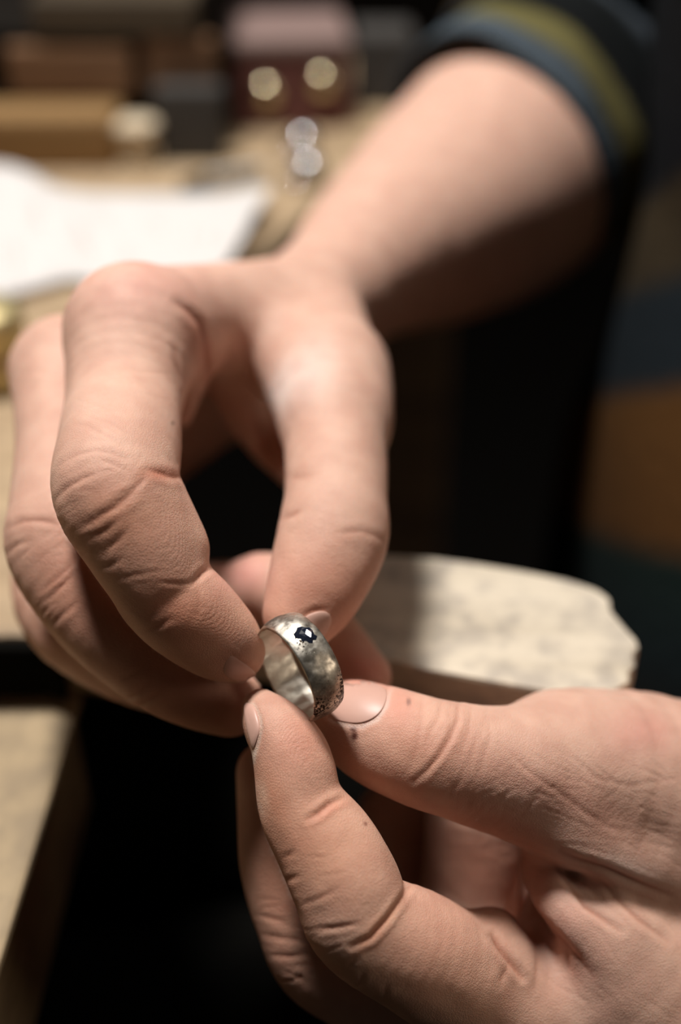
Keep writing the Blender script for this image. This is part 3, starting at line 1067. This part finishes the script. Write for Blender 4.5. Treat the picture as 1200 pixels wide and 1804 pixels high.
# stool that carries the person
stool = tag(empty('stool', (0.27, 0.352, 0.0)), 'dark round stool under the seated person', 'stool')
bm = bmesh.new()
bmesh.ops.create_cone(bm, cap_ends=True, segments=40, radius1=0.17, radius2=0.16, depth=0.05, matrix=Matrix.Translation((0, 0, 0.505)))
bm_obj('seat', bm, M_DARKWOOD, stool)
for a in (45, 135, 225, 315):
    bm = bmesh.new()
    x_, y_ = 0.12 * math.cos(math.radians(a)), 0.12 * math.sin(math.radians(a))
    bmesh.ops.create_cone(bm, cap_ends=True, segments=14, radius1=0.014, radius2=0.02, depth=0.48, matrix=Matrix.Translation((x_, y_, 0.24)))
    bm_obj('leg', bm, M_DARKWOOD, stool)

# ------------------------------------------------------------------ the ring
def metal_material():
    m, nt, N, L, b = new_mat('worn_silver')
    tc = N.new('ShaderNodeTexCoord')
    n1 = N.new('ShaderNodeTexNoise'); n1.inputs['Scale'].default_value = 420; n1.inputs['Detail'].default_value = 6
    L.new(tc.outputs['Object'], n1.inputs['Vector'])
    a = N.new('ShaderNodeAttribute'); a.attribute_name = 'wear'
    # dark oxide in the pits, only where the wear attribute is high
    n2 = N.new('ShaderNodeTexNoise'); n2.inputs['Scale'].default_value = 2300; n2.inputs['Detail'].default_value = 4
    L.new(tc.outputs['Object'], n2.inputs['Vector'])
    sub = N.new('ShaderNodeMath'); sub.operation = 'MULTIPLY_ADD'; sub.inputs[1].default_value = 0.34; sub.inputs[2].default_value = -0.76
    L.new(a.outputs['Fac'], sub.inputs[0])
    ad = N.new('ShaderNodeMath'); ad.operation = 'ADD'
    L.new(sub.outputs[0], ad.inputs[0]); L.new(n2.outputs['Fac'], ad.inputs[1])
    pit = N.new('ShaderNodeMath'); pit.operation = 'MULTIPLY'; pit.inputs[1].default_value = 14; pit.use_clamp = True
    L.new(ad.outputs[0], pit.inputs[0])
    mx = N.new('ShaderNodeMix'); mx.data_type = 'RGBA'
    mb = N.new('ShaderNodeMix'); mb.data_type = 'RGBA'
    mb.inputs['A'].default_value = srgb(150, 142, 130); mb.inputs['B'].default_value = srgb(214, 207, 194)
    n4 = N.new('ShaderNodeTexNoise'); n4.inputs['Scale'].default_value = 260; n4.inputs['Detail'].default_value = 5; n4.inputs['Roughness'].default_value = 0.7
    L.new(tc.outputs['Object'], n4.inputs['Vector'])
    r4 = N.new('ShaderNodeMapRange'); r4.inputs['From Min'].default_value = 0.38; r4.inputs['From Max'].default_value = 0.62
    L.new(n4.outputs['Fac'], r4.inputs['Value'])
    iw = N.new('ShaderNodeMath'); iw.operation = 'MULTIPLY_ADD'; iw.inputs[1].default_value = -12.0; iw.inputs[2].default_value = 1.0; iw.use_clamp = True
    L.new(a.outputs['Fac'], iw.inputs[0])
    mxm = N.new('ShaderNodeMath'); mxm.operation = 'MAXIMUM'; L.new(r4.outputs['Result'], mxm.inputs[0]); L.new(iw.outputs[0], mxm.inputs[1])
    L.new(mxm.outputs[0], mb.inputs['Factor'])
    L.new(mb.outputs['Result'], mx.inputs['A']); mx.inputs['B'].default_value = srgb(40, 28, 20)
    L.new(pit.outputs[0], mx.inputs['Factor']); L.new(mx.outputs['Result'], b.inputs['Base Color'])
    b.inputs['Metallic'].default_value = 1.0
    rr = N.new('ShaderNodeMapRange'); rr.inputs['From Min'].default_value = 0.3; rr.inputs['From Max'].default_value = 0.7
    rr.inputs['To Min'].default_value = 0.3; rr.inputs['To Max'].default_value = 0.58
    L.new(n1.outputs['Fac'], rr.inputs['Value']); L.new(rr.outputs['Result'], b.inputs['Roughness'])
    bp = N.new('ShaderNodeBump'); bp.inputs['Strength'].default_value = 0.5; bp.inputs['Distance'].default_value = 0.00025
    sb = N.new('ShaderNodeMath'); sb.operation = 'MULTIPLY_ADD'; sb.inputs[1].default_value = -1.2
    L.new(pit.outputs[0], sb.inputs[0]); L.new(n1.outputs['Fac'], sb.inputs[2])
    L.new(sb.outputs[0], bp.inputs['Height']); L.new(bp.outputs['Normal'], b.inputs['Normal'])
    return m


M_SILVER = metal_material()
AX = np.array([0.805, 0.383, 0.452]); AX /= np.linalg.norm(AX)
E1 = np.array([-0.428, 0.903, 0.0]); E1 -= AX * (E1 @ AX); E1 /= np.linalg.norm(E1)
E2 = np.cross(AX, E1)
if E2[2] > 0:
    E2 = -E2                                      # E2 points to the viewer
RC = at(502, 1189, 228.5)                          # centre of the near rim
HW = 7.0


def r_out(s, th):
    q = (s / HW - 0.5) * 2
    d = 0.10 * math.sin(2 * th + 0.6) + 0.07 * math.sin(5 * th + s * 0.9) + 0.05 * math.sin(9 * th - s * 1.3 + 1) + 0.04 * math.sin(14 * th + 2.1 * s)
    return 10.75 - 0.75 * abs(q) ** 2.4 + d * 0.6


def r_in(s, th):
    q = (s / HW - 0.5) * 2
    return 9.35 + 0.12 * q * q + 0.13 * abs(math.sin(6.5 * th + 0.12 * s)) + 0.05 * math.sin(15 * th - 0.6 * s)


def ring_point(s, th, r):
    return RC + AX * s + r * (math.cos(th) * E1 + math.sin(th) * E2)


NTH = 220
prof_o = [0.0, 0.12, 0.35, 0.7, 1.2, 1.8, 2.4, 3.0, 3.6, 4.2, 4.8, 5.4, 5.9, 6.35, 6.7, 6.88, 7.0]
prof_i = [6.9, 6.6, 5.9, 5.1, 4.3, 3.5, 2.7, 1.9, 1.1, 0.4, 0.1]
DENTS = [(math.radians(RNG.uniform(-40, 150)), RNG.uniform(0.8, 6.3), RNG.uniform(0.12, 0.5), RNG.uniform(0.05, 0.16)) for _ in range(46)] + [(math.radians(88), 4.6, 0.28, 0.22), (math.radians(94), 2.4, 0.22, 0.2), (math.radians(97), 4.9, 0.45, 0.16)]
rv, wear = [], []
for i in range(NTH):
    th = 2 * math.pi * i / NTH
    for s in prof_o:
        r = r_out(s, th) - (0.12 if s in (0.0, 7.0) else 0)
        for (dt, ds, dr, dd) in DENTS:
            da = (th - dt + math.pi) % (2 * math.pi) - math.pi
            q2 = ((da * 10.5) ** 2 + (s - ds) ** 2) / (dr * dr)
            if q2 < 9:
                r -= dd * math.exp(-q2)
        rv.append(ring_point(s, th, r))
        a1 = math.exp(-((math.degrees(th) - 142) / 24) ** 2) * (0.45 + 0.55 * abs(s / HW - 0.5) * 2)
        a2 = 0.6 * math.exp(-((math.degrees(th) - 122) / 22) ** 2 - ((s - 6.6) / 0.8) ** 2)
        a3 = 0.55 * math.exp(-((math.degrees(th) - 62) / 16) ** 2 - ((s - 2.0) / 1.6) ** 2)
        wear.append(min(1, 0.12 + a1 + a2 + a3))
    for s in prof_i:
        rv.append(ring_point(s, th, r_in(s, th)))
        wear.append(0.0)
M_ = len(prof_o) + len(prof_i)
rq = [(i * M_ + j, ((i + 1) % NTH) * M_ + j, ((i + 1) % NTH) * M_ + (j + 1) % M_, i * M_ + (j + 1) % M_) for i in range(NTH) for j in range(M_)]
ring_root = tag(empty('ring', tuple(to_world(RC + AX * 3.5)[0])), 'wide worn silver band ring set with a dark stone, held between fingertips', 'ring')
rme = mesh_from('band', to_world(np.array(rv)), np.array(rq))
aw = rme.attributes.new('wear', 'FLOAT', 'POINT'); aw.data.foreach_set('value', np.array(wear, np.float32))
bmx = bmesh.new(); bmx.from_mesh(rme); bmesh.ops.recalc_face_normals(bmx, faces=bmx.faces[:]); bmx.to_mesh(rme); bmx.free()
link_mesh('band', rme, M_SILVER, ring_root, True)
# the dark cracked stone: irregular outline let into the band, flat facets
M_STONE, nt, N, L, b = new_mat('dark_stone')
b.inputs['Base Color'].default_value = srgb(26, 30, 42)
b.inputs['Roughness'].default_value = 0.06
b.inputs['Coat Weight'].default_value = 0.6
out = [(-2.1, 0.4), (-1.9, 1.3), (-1.0, 1.7), (-0.4, 2.2), (0.5, 1.9), (1.0, 1.3), (1.6, 1.1), (1.75, 0.2), (1.5, -0.7), (1.8, -1.3), (1.1, -1.9), (0.5, -1.7), (0.1, -2.2), (-0.5, -1.9), (-0.8, -1.2), (-1.5, -1.0), (-1.4, -0.3)]
inner = [(-1.1, 0.6), (-0.2, 1.2), (0.7, 0.7), (0.9, -0.3), (0.3, -1.1), (-0.5, -0.5)]
TH0, S0 = math.radians(57), 3.8
bm = bmesh.new()


def stone_v(ds, da, h):
    th = TH0 - da / 10.6
    s = S0 + ds
    return bm.verts.new(to_world(ring_point(s, th, r_out(s, th) + h))[0])


ov = [stone_v(a_, b_, 0.04) for a_, b_ in out]
lv = [stone_v(a_, b_, -0.6) for a_, b_ in out]
iv = [stone_v(a_, b_, 0.16 + 0.14 * RNG.random()) for a_, b_ in inner]
cv = stone_v(0.0, 0.1, 0.12)
# a few facets are tilted so that they mirror the key lamp, as in a cut stone
pc = to_world(ring_point(S0, TH0, r_out(S0, TH0) + 0.15))[0]
to_l = np.array((-0.24, 0.50, 2.08)) - pc; to_c = np.array((0, 0, CAM_H / 1000)) - pc
hn = to_l / np.linalg.norm(to_l) + to_c / np.linalg.norm(to_c); hn /= np.linalg.norm(hn)
for q in [cv] + iv[3:5]:
    rad = np.array(q.co) - to_world(ring_point(S0, TH0, 0))[0]
    rad /= np.linalg.norm(rad)
    q.co = Vector(np.array(q.co) + rad * float(np.clip(((pc - np.array(q.co)) @ hn) / (rad @ hn), -0.0005, 0.0005)))
for i in range(len(out)):
    bm.faces.new((ov[i], lv[i], lv[(i + 1) % len(out)], ov[(i + 1) % len(out)]))


def near_in(p):
    return min(range(len(inner)), key=lambda k: (inner[k][0] - p[0]) ** 2 + (inner[k][1] - p[1]) ** 2)


for i in range(len(out)):
    j = (i + 1) % len(out)
    a_, b_ = near_in(out[i]), near_in(out[j])
    bm.faces.new((ov[i], ov[j], iv[a_]))
    if a_ != b_:
        bm.faces.new((ov[j], iv[b_], iv[a_]))
for i in range(len(inner)):
    bm.faces.new((iv[i], iv[(i + 1) % len(inner)], cv))
bm_obj('stone', bm, M_STONE, ring_root, False, True)['label'] = 'dark blue faceted stone with a ragged edge'

# ------------------------------------------------------------------ bench, pin and board
BZ, PZ, LZ = 895.0, 910.0, 876.0
EDGE = [(-260, 1120), (0, 1119), (70, 1121), (108, 1134), (200, 1150), (330, 1110), (335, 1010), (215, 900), (180, 780), (260, 620), (430, 520), (560, 430), (720, 300), (930, 60)]
EP = [on_plane(u, v, BZ) for u, v in EDGE]
bench = tag(empty('workbench', (-0.3, 0.6, 0.0)), 'pale wooden workbench with a worn edge under the hands', 'workbench')
bp_ = [(-0.75, EP[0].y)] + [(p.x, p.y) for p in EP[1:]] + [(EP[-1].x + 0.02, 0.83), (-0.75, 0.83)]
bm_obj('bench_top', prism_bm(bp_, 0.8775, BZ / 1000, 0.0025), M_BENCH, bench, keep_world=True)
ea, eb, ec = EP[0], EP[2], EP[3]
bm_obj('edge_shade', prism_bm([(-0.74, ea.y - 0.0004), (eb.x, eb.y - 0.0004), (ec.x, ec.y - 0.0004), (ec.x, ec.y - 0.005), (eb.x, eb.y - 0.005), (-0.74, ea.y - 0.005)], 0.8785, BZ / 1000 - 0.0003, 0.001), M_BLACK, bench, keep_world=True)  # black strip standing for the shade along the bench front
for x_, y_ in ((-0.70, 0.36), (-0.70, 0.79), (0.05, 0.79), (-0.40, 0.36)):
    bm_obj('leg', box_bm(x_ - 0.03, x_ + 0.03, y_ - 0.03, y_ + 0.03, 0.0, 0.8775, 0.003), M_DARKWOOD, bench, keep_world=True)

pin_px = [(310, 992), (430, 985), (560, 975), (690, 977), (760, 981), (830, 990), (920, 1004), (1000, 1020), (1050, 1036), (1066, 1046), (1076, 1056), (1077, 1074), (1092, 1092), (1104, 1106), (1122, 1126), (1127, 1140), (1116, 1152), (1121, 1172), (1108, 1184), (1111, 1200), (1085, 1214), (1040, 1222),
          (1000, 1222), (900, 1205), (760, 1180), (690, 1163), (560, 1141), (430, 1120), (310, 1105)]
pp = [on_plane(u, v, PZ) for u, v in pin_px]
pin = bm_obj('bench_pin', prism_bm([(p.x, p.y) for p in pp], BZ / 1000 + 0.0002, PZ / 1000, 0.0012), M_PIN)
tag(pin, 'pale worn wooden bench pin with a chipped end sticking out behind the hands', 'bench pin')

b1, b2 = on_plane(146, 1214, LZ), on_plane(0, 1697, LZ)
dd = (b2 - b1).normalized()
b3 = b2 + dd * 0.09
bl = on_plane(-220, 1211, LZ)
board = tag(empty('arm_board', (-0.2, 0.15, 0.0)), 'pale wooden board with a dark side, nearest the camera below the hands', 'board')
bm_obj('board_top', prism_bm([(b1.x, b1.y), (b3.x, b3.y), (b3.x - 0.2, b3.y - 0.01), (bl.x - 0.1, bl.y), (bl.x, bl.y)], LZ / 1000 - 0.004, LZ / 1000, 0.0015), M_BOARD, board, keep_world=True)
bm_obj('board_side', prism_bm([(b1.x - 0.003, b1.y - 0.001), (b3.x - 0.001, b3.y), (b3.x - 0.19, b3.y - 0.005), (bl.x - 0.09, bl.y - 0.003), (bl.x, bl.y - 0.003)], LZ / 1000 - 0.045, LZ / 1000 - 0.004, 0.001), M_BOARD, board, keep_world=True)
bm_obj('leg', box_bm(-0.17, -0.13, 0.10, 0.14, 0.0, LZ / 1000 - 0.045), M_DARKWOOD, board, keep_world=True)

# crumpled white sheet on the bench
back = [(-80, 285, 14), (0, 288, 16), (50, 300, 14), (95, 326, 9), (150, 338, 5), (230, 340, 4), (320, 341, 3), (400, 338, 4), (440, 330, 9), (478, 330, 12)]
front = [(-80, 548, 2), (0, 524, 2), (60, 508, 2), (130, 492, 2), (190, 500, 1), (240, 505, 1), (290, 505, 1), (340, 500, 2), (372, 486, 4), (400, 462, 7)]
bk, fr_ = spline(back, 5), spline(front, 5)
bm = bmesh.new()
rows = 14
grid = []
for r in range(rows + 1):
    t = r / rows
    row = []
    for i in range(len(bk)):
        u, v, h = bk[i] * (1 - t) + fr_[i] * t
        h = h + (2.2 * math.sin(i * 0.55 + t * 4) * math.sin(t * 3.0 + i * 0.2) + 1.2 * math.sin(i * 1.1 - t * 7)) * math.sin(math.pi * min(1, max(0, t))) + 1.5
        p = on_plane(u, v, BZ + max(h, 0.6))
        row.append(bm.verts.new(p))
    grid.append(row)
for r in range(rows):
    for i in range(len(bk) - 1):
        bm.faces.new((grid[r][i], grid[r][i + 1], grid[r + 1][i + 1], grid[r + 1][i]))
paper = bm_obj('paper_sheet', bm, M_PAPER, smooth=True)
so = paper.modifiers.new('solid', 'SOLIDIFY'); so.thickness = 0.0004
tag(paper, 'crumpled white paper sheet lying on the bench behind the hand', 'paper')

# ------------------------------------------------------------------ things at the back of the bench
def on_wall(u, v, yw):
    """world point (metres) where the sight line meets the upright plane y = yw mm"""
    d = CAM_TO_WORLD @ ray(u, v)
    t = yw / d[1]
    return Vector((d[0] * t / 1000, yw / 1000, (d[2] * t + CAM_H) / 1000))


M_GOLDWOOD = wood('golden_wood', srgb(118, 88, 50), srgb(150, 116, 70), (8, 60, 60))
M_BROWNWOOD = wood('brown_wood', srgb(96, 68, 46), srgb(128, 94, 64), (8, 60, 60))
M_OLIVEWOOD = wood('olive_wood', srgb(52, 42, 28), srgb(74, 60, 40), (8, 60, 60))
M_GREY = plain('grey_block', srgb(58, 55, 52), 0.7, noise=0.1)
M_RACK = plain('rack_black', srgb(22, 18, 14), 0.9, noise=0.2, spec=0.1)
M_CREAM = plain('cream', srgb(206, 188, 160), 0.6, noise=0.04)
M_BRASS = plain('brass', srgb(216, 200, 164), 0.2, 1.0, noise=0.06, scale=150)
M_REDBROWN = plain('red_brown', srgb(104, 62, 58), 0.6, noise=0.08)
M_PINKGREY = plain('pink_grey', srgb(128, 106, 100), 0.6, noise=0.05)
M_STEEL = plain('steel', srgb(205, 205, 205), 0.18, 1.0, noise=0.05)

YR = 640.0
r0, r1 = on_wall(-140, 262, YR), on_wall(392, 262, YR)
s1, s2 = on_wall(100, 163, YR).z, on_wall(100, 56, YR).z
rtop = on_wall(100, -70, YR).z
rack = tag(empty('rack', ((r0.x + r1.x) / 2, 0.70, BZ / 1000)), 'black open rack of three shelves at the back of the bench', 'rack')
TH = 0.005
bm_obj('back_panel', box_bm(r0.x, r1.x, 0.755, 0.76, BZ / 1000, rtop), M_RACK, rack, keep_world=True)
for xx in (r0.x, r1.x - TH):
    bm_obj('side_panel', box_bm(xx, xx + TH, 0.64, 0.755, BZ / 1000, rtop), M_RACK, rack, keep_world=True)
for zz in (s1, s2):
    bm_obj('shelf', box_bm(r0.x + TH, r1.x - TH, 0.64, 0.755, zz - TH, zz), M_RACK, rack, keep_world=True)


def block(name, u0, u1, v0, v1, yw, depth, mat, label, cat, base=None, bevel=0.002, tilt=0.0, group=None):
    a, b_ = on_wall(u0, v1, yw), on_wall(u1, v0, yw)
    zb = a.z if base is None else base
    c = Vector(((a.x + b_.x) / 2, yw / 1000 + depth / 2, zb))
    bm = box_bm(a.x - c.x, b_.x - c.x, -depth / 2, depth / 2, 0, b_.z - zb, bevel)
    o = bm_obj(name, bm, mat)
    o.location = c
    o.rotation_euler.z = tilt
    return tag(o, label, cat, group)


block('wooden_block', -70, 200, 206, 264, 600, 0.034, M_GOLDWOOD, 'golden wooden block with rounded edges in front of the black rack', 'block', BZ / 1000, 0.005, 0.02)
block('wooden_block', 18, 228, 84, 163, 632, 0.06, M_BROWNWOOD, 'brown wooden block on the middle rack shelf, left one', 'block', s1)
block('wooden_block', 258, 378, 66, 163, 634, 0.06, M_BROWNWOOD, 'brown wooden block on the middle rack shelf beside the red-brown box', 'block', s1)
block('wooden_block', 56, 345, -2, 56, 632, 0.06, M_OLIVEWOOD, 'long olive brown wooden block on the upper rack shelf', 'block', s2)
block('grey_block', 276, 390, 156, 252, 612, 0.016, M_GREY, 'dark grey square block standing before the rack', 'block', BZ / 1000, 0.003)
block('grey_block', 622, 730, 62, 196, 712, 0.04, M_GREY, 'dark grey block between the red-brown box and the sleeve', 'block', BZ / 1000, 0.003)

# red-brown box with a paler lid and two brass studs
yb = 672.0
a, b_ = on_wall(417, 206, yb), on_wall(618, 100, yb)
bw, bh, bd = (b_.x - a.x), b_.z - BZ / 1000, 0.075
boxo = tag(empty('case', ((a.x + b_.x) / 2, yb / 1000, BZ / 1000), math.radians(5)), 'red-brown case with a paler lid and two round brass studs', 'case')
bm_obj('body', box_bm(-bw / 2, bw / 2, 0, bd, 0.0, bh, 0.002), M_REDBROWN, boxo)
bm_obj('lid', box_bm(-bw / 2 - 0.001, bw / 2 + 0.001, -0.001, bd + 0.001, bh + 0.0004, bh + 0.009, 0.003), M_PINKGREY, boxo)
for uu, vv in ((470, 163), (568, 147)):
    q = on_wall(uu, vv, yb)
    bm = bmesh.new()
    bmesh.ops.create_uvsphere(bm, u_segments=24, v_segments=12, radius=0.0085)
    o = bm_obj('stud', bm, M_BRASS, boxo, True)
    o.location = (q.x - boxo.location.x, 0.002, q.z - BZ / 1000)

# small cream spool
c = on_plane(243, 290, BZ)
bm = bmesh.new()
for (r_, z_, h_) in ((0.0125, 0.0015, 0.003), (0.0085, 0.011, 0.016), (0.0125, 0.0205, 0.003)):
    bmesh.ops.create_cone(bm, cap_ends=True, segments=32, radius1=r_, radius2=r_, depth=h_, matrix=Matrix.Translation((0, 0, z_)))
o = bm_obj('spool', bm, M_CREAM); o.location = c
tag(o, 'small cream spool on the bench behind the white paper', 'spool')


def torus_bm(R_, r_, seg=40, tube_=12):
    bm = bmesh.new()
    g = [[bm.verts.new(((R_ + r_ * math.cos(2 * math.pi * j / tube_)) * math.cos(2 * math.pi * i / seg), (R_ + r_ * math.cos(2 * math.pi * j / tube_)) * math.sin(2 * math.pi * i / seg), r_ * math.sin(2 * math.pi * j / tube_))) for j in range(tube_)] for i in range(seg)]
    for i in range(seg):
        for j in range(tube_):
            bm.faces.new((g[i][j], g[(i + 1) % seg][j], g[(i + 1) % seg][(j + 1) % tube_], g[i][(j + 1) % tube_]))
    return bm


for (uu, vv, lab) in ((519, 268, 'silver ring with a bead added for its glint, on the bench by the red-brown case, farther of two'), (528, 318, 'silver ring with a bead added for its glint, on the bench near the forearm, closer of two')):
    p = on_plane(uu, vv, BZ)
    rr = tag(empty('silver_ring', p, 0.4), lab, 'ring', 'silver rings on the bench')
    b_ = bm_obj('band', torus_bm(0.0085, 0.0016), M_STEEL, rr, smooth=True)
    b_.location = (0, 0, 0.0016)
    bm = bmesh.new(); bmesh.ops.create_uvsphere(bm, u_segments=28, v_segments=16, radius=0.0078)  # polished ball added to catch a glint
    b_ = bm_obj('added_glint_bead', bm, M_STEEL, rr, True)
    b_.location = (0.002, -0.0085, 0.0079)
# short steel punch with dark tip
p = on_plane(412, 322, BZ)
punch = tag(empty('punch', (p.x, p.y, p.z), 0.5), 'short steel punch with a dark tip behind the paper corner', 'punch')
bm = bmesh.new(); bmesh.ops.create_cone(bm, cap_ends=True, segments=20, radius1=0.004, radius2=0.004, depth=0.03, matrix=Matrix.Translation((0, 0, 0.004)) @ Matrix.Rotation(math.pi / 2, 4, 'Y')); bm_obj('shank', bm, M_STEEL, punch)
bm = bmesh.new(); bmesh.ops.create_cone(bm, cap_ends=True, segments=20, radius1=0.004, radius2=0.0015, depth=0.014, matrix=Matrix.Translation((-0.022, 0, 0.004)) @ Matrix.Rotation(-math.pi / 2, 4, 'Y')); bm_obj('tip', bm, M_BLACK, punch)
# brass weight at the left edge
p = on_plane(-12, 668, BZ)
prof = [(0.0, 0.0), (0.0135, 0.0), (0.0145, 0.001), (0.0145, 0.012), (0.0125, 0.0135), (0.0125, 0.017), (0.0145, 0.0185), (0.0145, 0.026), (0.012, 0.0285), (0.006, 0.0298), (0.0, 0.030)]
bm = bmesh.new()
NS = 40
rr_ = [[bm.verts.new((r_ * math.cos(2 * math.pi * i / NS), r_ * math.sin(2 * math.pi * i / NS), z_)) for i in range(NS)] for r_, z_ in prof[1:-1]]
bt, tp = bm.verts.new((0, 0, 0)), bm.verts.new((0, 0, 0.030))
for i in range(NS):
    j = (i + 1) % NS
    bm.faces.new((bt, rr_[0][j], rr_[0][i])); bm.faces.new((tp, rr_[-1][i], rr_[-1][j]))
    for k in range(len(rr_) - 1):
        bm.faces.new((rr_[k][i], rr_[k][j], rr_[k + 1][j], rr_[k + 1][i]))
o = bm_obj('brass_weight', bm, plain('dull_brass', srgb(205, 188, 140), 0.45, 0.8, noise=0.06, scale=150), smooth=True); o.location = p
tag(o, 'round grooved brass weight at the left edge below the white paper', 'weight')
